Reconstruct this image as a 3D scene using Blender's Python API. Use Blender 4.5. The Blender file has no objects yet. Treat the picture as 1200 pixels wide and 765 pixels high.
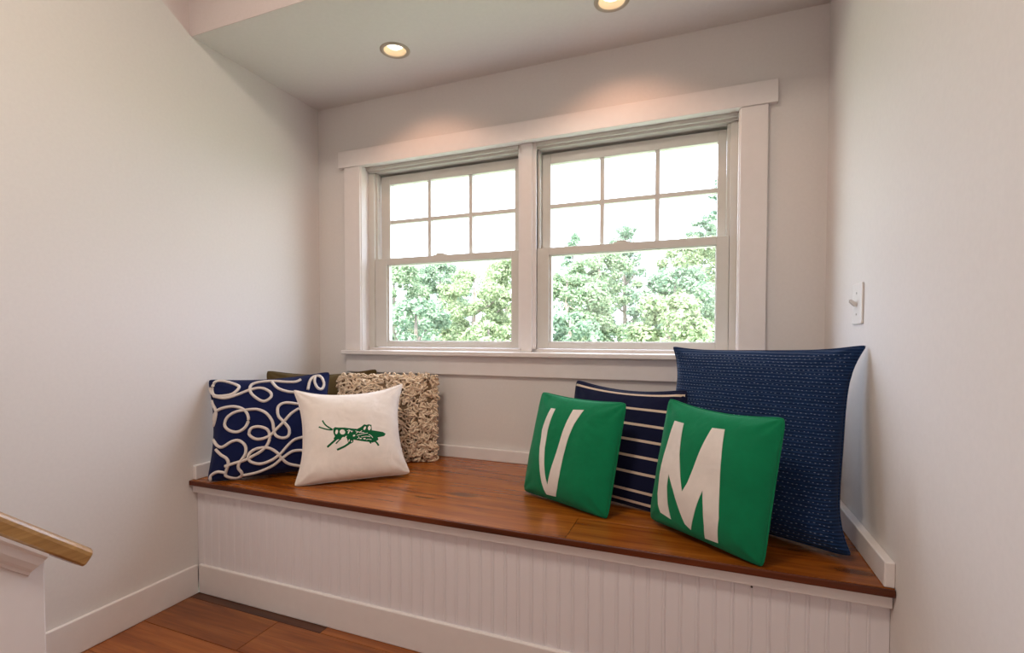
import bpy, bmesh, math, random
from mathutils import Vector, Matrix, noise
from mathutils.geometry import delaunay_2d_cdt

SC = bpy.context.scene
COL = SC.collection
R = math.radians
PI = math.pi

# ------------------------------------------------------------------ camera
cam_d = bpy.data.cameras.new('camera')
cam = bpy.data.objects.new('camera', cam_d)
COL.objects.link(cam)
cam.location = (1.8782, -2.1286, 1.0368)
cam.rotation_euler = (PI / 2 - 0.0267, 0, 0.3847)
cam_d.sensor_width = 36
cam_d.lens = 588.879 / 1200 * 36
cam_d.shift_x = (600 - 582.41) / 1200
cam_d.shift_y = (408.29 - 382.5) / 1200
cam_d.clip_start = 0.02
SC.camera = cam

# ------------------------------------------------------------------ light and exposure
SC.view_settings.view_transform = 'Standard'
SC.view_settings.look = 'None'
SC.view_settings.exposure = 1.25
SC.view_settings.gamma = 1.0
SC.view_settings.use_curve_mapping = False

wd = bpy.data.worlds.new('overcast_sky')
SC.world = wd
wd.use_nodes = True
bgn = wd.node_tree.nodes['Background']
bgn.inputs[0].default_value = (0.84, 0.915, 1.12, 1)
bgn.inputs[1].default_value = 3.7


def light(name, kind, loc, rot, energy, color, **kw):
    d = bpy.data.lights.new(name, kind)
    d.energy = energy
    d.color = color
    for k, v in kw.items():
        setattr(d, k, v)
    o = bpy.data.objects.new(name, d)
    o.location = loc
    o.rotation_euler = rot
    COL.objects.link(o)
    return o


# hazy sun high behind the house, falling on the trees
light('sun', 'SUN', (0, 0, 10), (R(38), R(14), 0), 5.0, (1.0, 0.95, 0.86), angle=R(6))
# added fill from behind the camera; the rear wall has no window
light('rear_fill', 'AREA', (1.35, -4.2, 1.75), (R(84), 0, 0), 4.2, (1.0, 0.90, 0.85),
      shape='RECTANGLE', size=1.7, size_y=1.3)
# added overhead fill to brighten the upper left wall; no fixture there
light('overhead_fill', 'AREA', (1.1, -1.9, 2.70), (0, 0, 0), 11, (1.0, 0.86, 0.73),
      shape='DISK', size=0.5)
pt = light('window_portal', 'AREA', (1.145, 0.2, 1.42), (R(-90), 0, 0), 1, (1, 1, 1),
           shape='RECTANGLE', size=1.8, size_y=1.0)
pt.data.cycles.is_portal = True

# ------------------------------------------------------------------ materials
def mat(name, color, rough=0.5, spec=0.5, **kw):
    m = bpy.data.materials.new(name)
    m.use_nodes = True
    b = m.node_tree.nodes['Principled BSDF']
    b.inputs['Base Color'].default_value = (*color, 1)
    b.inputs['Roughness'].default_value = rough
    b.inputs['Specular IOR Level'].default_value = spec
    for k, v in kw.items():
        b.inputs[k].default_value = v
    return m


def N(m, t, **kw):
    n = m.node_tree.nodes.new(t)
    for k, v in kw.items():
        if hasattr(n, k) and k not in n.inputs:
            setattr(n, k, v)
        else:
            n.inputs[k].default_value = v
    return n


def L(m, a, b):
    m.node_tree.links.new(a, b)


def bsdf(m):
    return m.node_tree.nodes['Principled BSDF']


def add_noise(m, scale, c0, c1, bump=0.0, detail=4, dist=0.002, coord='Object', stretch=(1, 1, 1)):
    tc = N(m, 'ShaderNodeTexCoord')
    mp = N(m, 'ShaderNodeMapping')
    mp.inputs['Scale'].default_value = stretch
    L(m, tc.outputs[coord], mp.inputs[0])
    no = N(m, 'ShaderNodeTexNoise', Scale=scale, Detail=detail)
    L(m, mp.outputs[0], no.inputs['Vector'])
    cr = N(m, 'ShaderNodeValToRGB')
    cr.color_ramp.elements[0].color = (*c0, 1)
    cr.color_ramp.elements[1].color = (*c1, 1)
    cr.color_ramp.elements[0].position = 0.3
    cr.color_ramp.elements[1].position = 0.7
    L(m, no.outputs['Fac'], cr.inputs[0])
    L(m, cr.outputs[0], bsdf(m).inputs['Base Color'])
    if bump:
        bp = N(m, 'ShaderNodeBump', Strength=bump, Distance=dist)
        L(m, no.outputs['Fac'], bp.inputs['Height'])
        L(m, bp.outputs[0], bsdf(m).inputs['Normal'])
    return m


def tint(c, f):
    return tuple(x * f for x in c)


WALLC = (0.70, 0.662, 0.640)
M_WALL = add_noise(mat('wall_paint', WALLC, 0.75, 0.25), 90, tint(WALLC, .985), tint(WALLC, 1.015), 0.10, 3, 0.0006)
M_CEIL = add_noise(mat('ceiling_paint', (0.71, 0.68, 0.66), 0.9, 0.1), 60, (.70, .67, .65), (.72, .69, .67), 0.06, 3, 0.0006)
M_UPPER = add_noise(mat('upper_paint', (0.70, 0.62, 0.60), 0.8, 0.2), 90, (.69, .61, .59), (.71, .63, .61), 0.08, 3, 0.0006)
M_TRIM = add_noise(mat('trim_gloss_paint', (0.77, 0.725, 0.71), 0.32, 0.5), 30, (.76, .715, .70), (.78, .735, .72), 0.03, 3, 0.0006)
M_SASH = add_noise(mat('sash_vinyl', (0.61, 0.585, 0.54), 0.38, 0.5), 30, (.60, .575, .53), (.62, .595, .55), 0.02)
M_BEAD = add_noise(mat('beadboard_paint', (0.765, 0.735, 0.76), 0.45, 0.4), 25, (.75, .72, .745), (.78, .75, .775), 0.06, 4, 0.001, stretch=(1, 1, .2))
M_DARKGAP = mat('dark_gap', (0.05, 0.045, 0.04), 0.8)
M_METAL = mat('brushed_nickel', (0.6, 0.58, 0.55), 0.35, 0.5, Metallic=1.0)
M_PLASTIC = mat('switch_plastic', (0.74, 0.72, 0.70), 0.35)
M_SCREW = mat('painted_screw', (0.45, 0.43, 0.42), 0.4)
M_TOGGLE = mat('toggle_plastic', (0.62, 0.60, 0.58), 0.35)


def wood(name, dark, mid, light_, rough, axis='X', knots=True, gloss=0.0, seed=0.0, grain=1.0):
    m = mat(name, mid, rough, 0.38)
    if gloss:
        bsdf(m).inputs['Coat Weight'].default_value = gloss
        bsdf(m).inputs['Coat Roughness'].default_value = 0.16
    tc = N(m, 'ShaderNodeTexCoord')
    oi = N(m, 'ShaderNodeObjectInfo')
    off = N(m, 'ShaderNodeVectorMath', operation='SCALE')
    comb = N(m, 'ShaderNodeCombineXYZ')
    comb.inputs[0].default_value = 13.7 + seed
    comb.inputs[1].default_value = 7.3 + seed
    comb.inputs[2].default_value = 3.1
    L(m, comb.outputs[0], off.inputs[0])
    L(m, oi.outputs['Random'], off.inputs['Scale'])
    add = N(m, 'ShaderNodeVectorMath', operation='ADD')
    L(m, tc.outputs['Object'], add.inputs[0])
    L(m, off.outputs[0], add.inputs[1])
    mp = N(m, 'ShaderNodeMapping')
    mp.inputs['Scale'].default_value = {'X': (1.2, 13, 13), 'Y': (13, 1.2, 13)}[axis]
    L(m, add.outputs[0], mp.inputs[0])
    n1 = N(m, 'ShaderNodeTexNoise', Scale=2.0 * grain, Detail=7, Roughness=0.6, Distortion=0.6)
    L(m, mp.outputs[0], n1.inputs['Vector'])
    mp2 = N(m, 'ShaderNodeMapping')
    mp2.inputs['Scale'].default_value = {'X': (1.2, 45, 45), 'Y': (45, 1.2, 45)}[axis]
    L(m, add.outputs[0], mp2.inputs[0])
    n2 = N(m, 'ShaderNodeTexNoise', Scale=3.0, Detail=4)
    L(m, mp2.outputs[0], n2.inputs['Vector'])
    cr = N(m, 'ShaderNodeValToRGB')
    e = cr.color_ramp.elements
    e[0].position, e[0].color = 0.28, (*dark, 1)
    e[1].position, e[1].color = 0.75, (*light_, 1)
    em = e.new(0.5)
    em.color = (*mid, 1)
    L(m, n1.outputs['Fac'], cr.inputs[0])
    mix = N(m, 'ShaderNodeMix', data_type='RGBA', blend_type='MULTIPLY')
    mix.inputs['Factor'].default_value = 0.5
    cr2 = N(m, 'ShaderNodeValToRGB')
    cr2.color_ramp.elements[0].position = 0.35
    cr2.color_ramp.elements[0].color = (.55, .5, .45, 1)
    cr2.color_ramp.elements[1].position = 0.65
    L(m, n2.outputs['Fac'], cr2.inputs[0])
    L(m, cr.outputs[0], mix.inputs['A'])
    L(m, cr2.outputs[0], mix.inputs['B'])
    out = mix.outputs['Result']
    # board to board shade
    hs = N(m, 'ShaderNodeHueSaturation')
    mr = N(m, 'ShaderNodeMapRange')
    mr.inputs['To Min'].default_value = 0.82
    mr.inputs['To Max'].default_value = 1.2
    L(m, oi.outputs['Random'], mr.inputs['Value'])
    L(m, mr.outputs[0], hs.inputs['Value'])
    L(m, out, hs.inputs['Color'])
    out = hs.outputs[0]
    if knots:
        mp3 = N(m, 'ShaderNodeMapping')
        mp3.inputs['Scale'].default_value = {'X': (2.6, 7, 7), 'Y': (7, 2.6, 7)}[axis]
        L(m, add.outputs[0], mp3.inputs[0])
        v = N(m, 'ShaderNodeTexVoronoi', Scale=1.0, Randomness=1.0, voronoi_dimensions='2D')
        L(m, mp3.outputs[0], v.inputs['Vector'])
        crk = N(m, 'ShaderNodeValToRGB')
        crk.color_ramp.elements[0].position = 0.03
        crk.color_ramp.elements[0].color = (1, 1, 1, 1)
        crk.color_ramp.elements[1].position = 0.19
        crk.color_ramp.elements[1].color = (0, 0, 0, 1)
        L(m, v.outputs['Distance'], crk.inputs[0])
        # only some of the cells carry a knot
        gate = N(m, 'ShaderNodeMath', operation='GREATER_THAN')
        gate.inputs[1].default_value = 0.78
        sep = N(m, 'ShaderNodeSeparateColor')
        L(m, v.outputs['Color'], sep.inputs[0])
        L(m, sep.outputs[0], gate.inputs[0])
        mul = N(m, 'ShaderNodeMath', operation='MULTIPLY')
        L(m, crk.outputs[0], mul.inputs[0])
        L(m, gate.outputs[0], mul.inputs[1])
        mul2 = N(m, 'ShaderNodeMath', operation='MULTIPLY')
        mul2.inputs[1].default_value = 0.85
        L(m, mul.outputs[0], mul2.inputs[0])
        mk = N(m, 'ShaderNodeMix', data_type='RGBA')
        L(m, mul2.outputs[0], mk.inputs['Factor'])
        L(m, out, mk.inputs['A'])
        mk.inputs['B'].default_value = (*tint(dark, 0.22), 1)
        out = mk.outputs['Result']
    L(m, out, bsdf(m).inputs['Base Color'])
    bp = N(m, 'ShaderNodeBump', Strength=0.05, Distance=0.001)
    L(m, n2.outputs['Fac'], bp.inputs['Height'])
    L(m, bp.outputs[0], bsdf(m).inputs['Normal'])
    return m


M_SEAT = wood('cherry_seat_wood', (.17, .036, .003), (.31, .082, .006), (.45, .15, .016), 0.25, gloss=0.25, seed=2.0)
M_NOSING_SHADED = wood('shaded_edge_wood', (.06, .012, .003), (.11, .022, .004), (.16, .036, .007), 0.4, knots=False, seed=4.0)  # seat wood darkened: shade on the front edge is put into the colour
M_FLOOR = wood('cherry_floor_wood', (.19, .048, .009), (.30, .088, .017), (.40, .14, .030), 0.36, gloss=0.25, seed=5.0)
M_FLOOR_DARK = wood('dark_heart_floor_wood', (.05, .014, .005), (.10, .030, .010), (.18, .06, .02), 0.40, gloss=0.2, seed=1.0)
M_RAIL = wood('oak_rail_wood', (.30, .15, .045), (.42, .225, .075), (.52, .30, .11), 0.30, axis='Y', knots=False, gloss=0.4)


def fabric(name, c, weave=900, bump=0.35, rough=0.9, var=0.08, sheen=0.06, soft=1.0):
    m = mat(name, c, rough, 0.15)
    bsdf(m).inputs['Sheen Weight'].default_value = sheen
    bsdf(m).inputs['Sheen Roughness'].default_value = 0.6
    tc = N(m, 'ShaderNodeTexCoord')
    w1 = N(m, 'ShaderNodeTexWave', Scale=weave / 6.28, wave_type='BANDS', bands_direction='X')
    w2 = N(m, 'ShaderNodeTexWave', Scale=weave / 6.28, wave_type='BANDS', bands_direction='Z')
    L(m, tc.outputs['Object'], w1.inputs['Vector'])
    L(m, tc.outputs['Object'], w2.inputs['Vector'])
    mx = N(m, 'ShaderNodeMath', operation='MULTIPLY')
    L(m, w1.outputs['Fac'], mx.inputs[0])
    L(m, w2.outputs['Fac'], mx.inputs[1])
    no = N(m, 'ShaderNodeTexNoise', Scale=40, Detail=5)
    L(m, tc.outputs['Object'], no.inputs['Vector'])
    cr = N(m, 'ShaderNodeValToRGB')
    cr.color_ramp.elements[0].color = (*tint(c, 1 - var), 1)
    cr.color_ramp.elements[1].color = (*tint(c, 1 + var), 1)
    L(m, no.outputs['Fac'], cr.inputs[0])
    L(m, cr.outputs[0], bsdf(m).inputs['Base Color'])
    ad = N(m, 'ShaderNodeMath', operation='ADD')
    L(m, mx.outputs[0], ad.inputs[0])
    L(m, no.outputs['Fac'], ad.inputs[1])
    bp = N(m, 'ShaderNodeBump', Strength=bump, Distance=0.0008)
    L(m, ad.outputs[0], bp.inputs['Height'])
    n2 = N(m, 'ShaderNodeTexNoise', Scale=11, Detail=2, Distortion=0.8)
    L(m, tc.outputs['Object'], n2.inputs['Vector'])
    b2 = N(m, 'ShaderNodeBump', Strength=0.35 * soft, Distance=0.012)
    L(m, n2.outputs['Fac'], b2.inputs['Height'])
    L(m, bp.outputs[0], b2.inputs['Normal'])
    L(m, b2.outputs[0], bsdf(m).inputs['Normal'])
    return m


F_NAVY = fabric('navy_canvas', (.003, .008, .055), 900)
F_CREAM = fabric('cream_canvas', (.80, .73, .68), 1000, 0.25)
F_ROPE = fabric('white_cord', (.72, .65, .61), 1500, 0.5)
F_GREEN = fabric('green_felt', (.001, .178, .070), 1400, 0.3, var=0.12)
F_LETTER = fabric('white_felt', (.72, .67, .63), 1400, 0.3)
F_INKGREEN = fabric('green_print_ink', (.006, .10, .035), 1000, 0.15, sheen=0)
F_STRIPE_NAVY = fabric('dark_navy_knit', (.004, .006, .032), 700, 0.4)
F_STRIPE = fabric('tan_knit_stripe', (.64, .51, .41), 700, 0.4)
F_LOOP_SHADE = fabric('shaded_loop_base', (.17, .115, .07), 500, 0.4)  # cover darkened so the shade between the yarn loops is in its colour
F_LOOP = fabric('beige_yarn', (.80, .64, .48), 1200, 0.3, var=.2)
F_OLIVE = fabric('olive_velvet', (.085, .055, .016), 1200, 0.2, var=.15, sheen=.15)
F_STITCH = fabric('pale_blue_thread', (.20, .24, .36), 1500, 0.3)


def kantha():
    m = fabric('indigo_quilted_cotton', (.005, .023, .078), 800, 0.35, var=.25)
    tc = N(m, 'ShaderNodeTexCoord')
    w = N(m, 'ShaderNodeTexWave', Scale=0.5 / 0.0135 * 1.0, wave_type='BANDS', bands_direction='Z', Distortion=1.5)
    w.inputs['Detail'].default_value = 1
    w.inputs['Detail Scale'].default_value = .4
    L(m, tc.outputs['Object'], w.inputs['Vector'])
    no = N(m, 'ShaderNodeTexNoise', Scale=55, Detail=2)
    L(m, tc.outputs['Object'], no.inputs['Vector'])
    ad = N(m, 'ShaderNodeMath', operation='ADD')
    L(m, w.outputs['Fac'], ad.inputs[0])
    L(m, no.outputs['Fac'], ad.inputs[1])
    bp = N(m, 'ShaderNodeBump', Strength=0.7, Distance=0.004)
    L(m, ad.outputs[0], bp.inputs['Height'])
    L(m, bp.outputs[0], bsdf(m).inputs['Normal'])
    return m


F_KANTHA = kantha()


def glass_mat():
    m = bpy.data.materials.new('window_glass')
    m.use_nodes = True
    nt = m.node_tree
    nt.nodes.remove(nt.nodes['Principled BSDF'])
    t = N(m, 'ShaderNodeBsdfTransparent')
    t.inputs[0].default_value = (0.96, 0.985, 0.975, 1)
    g = N(m, 'ShaderNodeBsdfGlossy', Roughness=0.02)
    mx = N(m, 'ShaderNodeMixShader')
    mx.inputs[0].default_value = 0.04
    L(m, t.outputs[0], mx.inputs[1])
    L(m, g.outputs[0], mx.inputs[2])
    L(m, mx.outputs[0], nt.nodes['Material Output'].inputs[0])
    return m


M_GLASS = glass_mat()


def emit(name, color, strength):
    m = mat(name, color, 0.5)
    bsdf(m).inputs['Emission Color'].default_value = (*color, 1)
    bsdf(m).inputs['Emission Strength'].default_value = strength
    return m


M_BULB = emit('warm_lamp_lens', (1.0, 0.92, 0.76), 1.2)
M_RING = mat('lamp_trim_ring', (0.42, 0.35, 0.28), 0.35)
M_BAFFLE = mat('lamp_baffle', (0.85, 0.68, 0.48), 0.35)


def leaf_mat(name, c0, c1, trans=0.45):
    m = bpy.data.materials.new(name)
    m.use_nodes = True
    nt = m.node_tree
    b = bsdf(m)
    b.inputs['Roughness'].default_value = 0.6
    b.inputs['Specular IOR Level'].default_value = 0.3
    ge = N(m, 'ShaderNodeNewGeometry')
    cr = N(m, 'ShaderNodeValToRGB')
    cr.color_ramp.elements[0].color = (*c0, 1)
    cr.color_ramp.elements[1].color = (*c1, 1)
    L(m, ge.outputs['Random Per Island'], cr.inputs[0])
    L(m, cr.outputs[0], b.inputs['Base Color'])
    tr = N(m, 'ShaderNodeBsdfTranslucent')
    L(m, cr.outputs[0], tr.inputs[0])
    mx = N(m, 'ShaderNodeMixShader')
    mx.inputs[0].default_value = trans
    L(m, b.outputs[0], mx.inputs[1])
    L(m, tr.outputs[0], mx.inputs[2])
    L(m, mx.outputs[0], nt.nodes['Material Output'].inputs[0])
    return m


M_LEAF = [leaf_mat('leaf_fresh_green', (.085, .165, .075), (.47, .53, .34)),
          leaf_mat('leaf_blue_green', (.07, .145, .08), (.42, .51, .345)),
          leaf_mat('leaf_yellow_green', (.12, .19, .08), (.52, .57, .34))]
M_NEEDLE = leaf_mat('pine_needles', (.07, .145, .085), (.40, .49, .33), 0.3)
M_BARK = add_noise(mat('bark', (.25, .2, .16), 0.9), 12, (.18, .14, .11), (.33, .27, .22), .5)
M_GRASS = add_noise(mat('lawn', (.29, .34, .21), 0.9), 3, (.25, .30, .17), (.33, .38, .24), .2)

# ------------------------------------------------------------------ mesh helpers
class MB:
    def __init__(s):
        s.v, s.f = [], []

    def box(s, x0, x1, y0, y1, z0, z1):
        b = len(s.v)
        s.v += [(x0, y0, z0), (x1, y0, z0), (x1, y1, z0), (x0, y1, z0),
                (x0, y0, z1), (x1, y0, z1), (x1, y1, z1), (x0, y1, z1)]
        s.f += [tuple(b + i for i in q) for q in
                ((0, 3, 2, 1), (4, 5, 6, 7), (0, 1, 5, 4), (1, 2, 6, 5), (2, 3, 7, 6), (3, 0, 4, 7))]
        return s

    def prism(s, prof, ax, a0, a1):
        """prof: 2D points; ax 'x': (y,z) extruded along x; 'y': (x,z) along y; 'z': (x,y) along z"""
        b, n = len(s.v), len(prof)
        for a in (a0, a1):
            for p, q in prof:
                s.v.append({'x': (a, p, q), 'y': (p, a, q), 'z': (p, q, a)}[ax])
        s.f.append(tuple(b + i for i in range(n)))
        s.f.append(tuple(b + n + i for i in reversed(range(n))))
        for i in range(n):
            j = (i + 1) % n
            s.f.append((b + i, b + n + i, b + n + j, b + j))
        return s

    def lathe(s, prof, c, n=32, close=False):
        b = len(s.v)
        m = len(prof)
        for k in range(n):
            a = 2 * PI * k / n
            for r, z in prof:
                s.v.append((c[0] + r * math.cos(a), c[1] + r * math.sin(a), c[2] + z))
        for k in range(n):
            k2 = (k + 1) % n
            for i in range(m - 1 + (1 if close else 0)):
                j = (i + 1) % m
                s.f.append((b + k * m + i, b + k2 * m + i, b + k2 * m + j, b + k * m + j))
        return s

    def tube(s, pts, r, n=6, closed=False, cap=True):
        b = len(s.v)
        m = len(pts)
        pts = [Vector(p) for p in pts]
        up = Vector((0.123, 0.31, 0.94)).normalized()
        for i, p in enumerate(pts):
            if closed:
                t = pts[(i + 1) % m] - pts[i - 1]
            else:
                t = pts[min(i + 1, m - 1)] - pts[max(i - 1, 0)]
            t = t.normalized() if t.length > 1e-9 else Vector((1, 0, 0))
            a = t.cross(up)
            if a.length < 1e-3:
                a = t.cross(Vector((1, 0, 0)))
            a.normalize()
            c = t.cross(a)
            rr = r[i] if isinstance(r, (list, tuple)) else r
            for k in range(n):
                an = 2 * PI * k / n
                s.v.append(tuple(p + (a * math.cos(an) + c * math.sin(an)) * rr))
        for i in range(m if closed else m - 1):
            j = (i + 1) % m
            for k in range(n):
                k2 = (k + 1) % n
                s.f.append((b + i * n + k, b + i * n + k2, b + j * n + k2, b + j * n + k))
        if cap and not closed:
            s.f.append(tuple(b + k for k in reversed(range(n))))
            s.f.append(tuple(b + (m - 1) * n + k for k in range(n)))
        return s

    def mesh(s, name):
        me = bpy.data.meshes.new(name)
        me.from_pydata(s.v, [], s.f)
        bm = bmesh.new()
        bm.from_mesh(me)
        bmesh.ops.recalc_face_normals(bm, faces=bm.faces)
        bm.to_mesh(me)
        bm.free()
        me.update()
        return me

    def build(s, name, m, parent=None, bevel=0.0, smooth=False, loc=None):
        me = s.mesh(name)
        return put(name, me, m, parent, bevel, smooth, loc)


def put(name, me, m, parent=None, bevel=0.0, smooth=False, loc=None):
    o = bpy.data.objects.new(name, me)
    COL.objects.link(o)
    if m is not None and not me.materials:
        me.materials.append(m)
    if parent:
        o.parent = parent
    if loc:
        o.location = loc
    if bevel:
        md = o.modifiers.new('edge', 'BEVEL')
        md.width = bevel
        md.segments = 2
        md.limit_method = 'ANGLE'
        md.angle_limit = R(40)
    if smooth:
        for p in me.polygons:
            p.use_smooth = True
    return o


def box(name, m, dims, parent=None, bevel=0.0):
    return MB().box(*dims).build(name, m, parent, bevel)


def struct(o):
    o['kind'] = 'structure'
    return o


def tag(o, label, cat, group=None):
    o['label'] = label
    o['category'] = cat
    if group:
        o['group'] = group
    return o


def thing(name, label, cat, loc=(0, 0, 0), rz=0.0, group=None):
    o = bpy.data.objects.new(name, None)
    o.empty_display_size = 0.05
    COL.objects.link(o)
    o.location = loc
    o.rotation_euler = (0, 0, rz)
    return tag(o, label, cat, group)


# ------------------------------------------------------------------ room shell
W = 2.2946          # nook width
HC = 2.2163         # low ceiling over the window seat
DS = 0.7092         # its depth
HT = 2.78           # hall ceiling
YR = -4.4           # rear wall
SEAT = 0.46
YF = -0.7281        # face of the bench baseboard
OX0, OX1, OZ0, OZ1 = 0.255, 2.035, 0.935, 1.905   # rough opening

wb = MB()
T = 0.17
wb.box(-0.2, OX0, 0, T, -0.1, HT + .2)
wb.box(OX1, W + 0.2, 0, T, -0.1, HT + .2)
wb.box(OX0, OX1, 0, T, -0.1, OZ0)
wb.box(OX0, OX1, 0, T, OZ1, HT + .2)
struct(wb.build('wall_back', M_WALL))

# left wall: full height in the nook, then the part above a rising line is set back
ydg, zdg = -0.829, 2.287
sl = (zdg - HC) / (-DS - ydg)
ytop = -DS - (HT - HC) / sl
struct(MB().prism([(0.0, -0.1), (0.0, HC), (-DS, HC), (ytop, HT), (YR, HT), (YR, -0.1)], 'x', -0.2, 0.0)
       .build('wall_left', M_WALL))
struct(MB().prism([(0.0, HC), (0.0, HT + .1), (ytop, HT + .1), (ytop, HT), (-DS, HC)], 'x', -0.2, -0.012)
       .build('wall_upper', M_UPPER))
struct(box('wall_right', M_WALL, (W, W + 0.2, YR, 0, -0.1, HT + .1)))
struct(box('wall_rear', M_WALL, (-0.2, W + 0.2, YR - 0.2, YR, -0.1, HT + .1)))
struct(box('wall_soffit', M_UPPER, (-0.012, W, -DS, -DS + 0.09, HC + .0012, HT)))

# ceilings; the low one has the two round cut-outs of the recessed lamps
LAMPS = [(0.692, -0.326), (1.575, -0.300)]
RO = 0.050
bm = bmesh.new()
outer = [bm.verts.new(p) for p in ((0, -DS, HC), (W, -DS, HC), (W, 0, HC), (0, 0, HC))]
edges = [bm.edges.new((outer[i], outer[(i + 1) % 4])) for i in range(4)]
for lx, ly in LAMPS:
    ring = [bm.verts.new((lx + RO * math.cos(2 * PI * k / 32), ly + RO * math.sin(2 * PI * k / 32), HC)) for k in range(32)]
    edges += [bm.edges.new((ring[k], ring[(k + 1) % 32])) for k in range(32)]
bmesh.ops.triangle_fill(bm, edges=edges, use_beauty=True, use_dissolve=False)
for f in bm.faces:
    if f.normal.z > 0:
        f.normal_flip()
me = bpy.data.meshes.new('ceiling')
bm.to_mesh(me)
bm.free()
struct(put('ceiling', me, M_CEIL))
struct(box('ceiling_hall', M_CEIL, (-0.2, W + 0.2, YR - .2, -DS + .09, HT, HT + 0.1)))
struct(box('roof', M_CEIL, (-0.4, W + 0.4, YR - .4, 0.5, HT + .12, HT + 0.3)))

# floor with its boards
floor = struct(box('floor', M_DARKGAP, (0, W, YR, -0.70, -0.06, -0.012)))
floor_seams = [YF + 0.012, -0.764, -0.944, -1.124, -1.304, -1.484, -1.664, -1.844, -2.024, -2.204, -2.384, -2.564]
random.seed(5)
joints = {0: [0.012, 0.660, 1.5, W], 1: [0.012, 0.472, 1.75, W], 2: [0.012, 0.62, 1.9, W], 3: [0.012, 0.3, 1.3, W]}
for r in range(len(floor_seams) - 1):
    y1, y0 = floor_seams[r], floor_seams[r + 1]
    js = joints.get(r) or [0.012, random.uniform(.4, .9), random.uniform(1.2, 1.8), W]
    for i in range(len(js) - 1):
        box('floorboard', M_FLOOR_DARK if (r == 0 and i == 0) else M_FLOOR,
            (js[i] + .0008, js[i + 1] - .0008, y0 + .0007, y1 - .0007, -0.02, 0.0 + random.uniform(-.0004, .0004)), floor, 0.0012)
mb = MB()
mb.box(0.012, W, YR, floor_seams[-1], -0.02, 0)
mb.build('floor_rest', M_FLOOR, floor)['kind'] = 'stuff'

# baseboards
HB = 0.115
struct(box('baseboard_left', M_TRIM, (0, 0.015, -1.9, YF, 0, HB), None, 0.003))
struct(box('baseboard_back', M_TRIM, (0.02, W - 0.0215, -0.0195, 0, SEAT, 0.514), None, 0.003))
struct(box('baseboard_right', M_TRIM, (W - 0.0215, W, -0.744, 0, SEAT, 0.519), None, 0.003))
struct(box('baseboard_nook_left', M_TRIM, (0, 0.0195, -0.735, 0, SEAT, 0.516), None, 0.003))

# ------------------------------------------------------------------ window trim
XL0, XL1, XR0, XR1 = 0.1802, 0.2760, 2.0100, 2.1021
ZS = 0.9605
struct(box('trim_1', M_TRIM, (0.1485, 2.1325, -0.026, 0, 1.8885, 1.9720), None, 0.002))        # head casing
struct(box('trim_2', M_TRIM, (XL0, XL1, -0.020, 0, ZS, 1.8885), None, 0.002))                   # left casing
struct(box('trim_3', M_TRIM, (XR0, XR1, -0.020, 0, ZS, 1.8885), None, 0.002))                   # right casing
struct(box('trim_4', M_TRIM, (XL0 - .004, XR1 + .006, -0.052, 0.05, 0.9395, ZS), None, 0.004))  # stool
struct(box('trim_5', M_TRIM, (XL0 + .002, XR1, -0.018, 0, 0.8505, 0.9395), None, 0.002))        # apron
# jamb liner: sides, head
jm = MB()
jm.box(OX0, 0.281, -0.012, 0.16, ZS, 1.8935)
jm.box(2.0055, OX1, -0.012, 0.16, ZS, 1.8935)
jm.box(OX0, OX1, -0.012, 0.16, 1.8935, OZ1)
jm.box(0.281, 2.0055, 0.05, 0.16, OZ0, 0.974)
struct(jm.build('trim_6', M_TRIM, None, 0.0015))
# mullion post with its raised middle strip
mm = MB()
mm.box(1.107, 1.1905, 0.036, 0.16, 0.974, 1.8935)
mm.box(1.123, 1.1745, 0.026, 0.04, ZS, 1.8935)
struct(mm.build('trim_7', M_TRIM, None, 0.0015))


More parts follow.
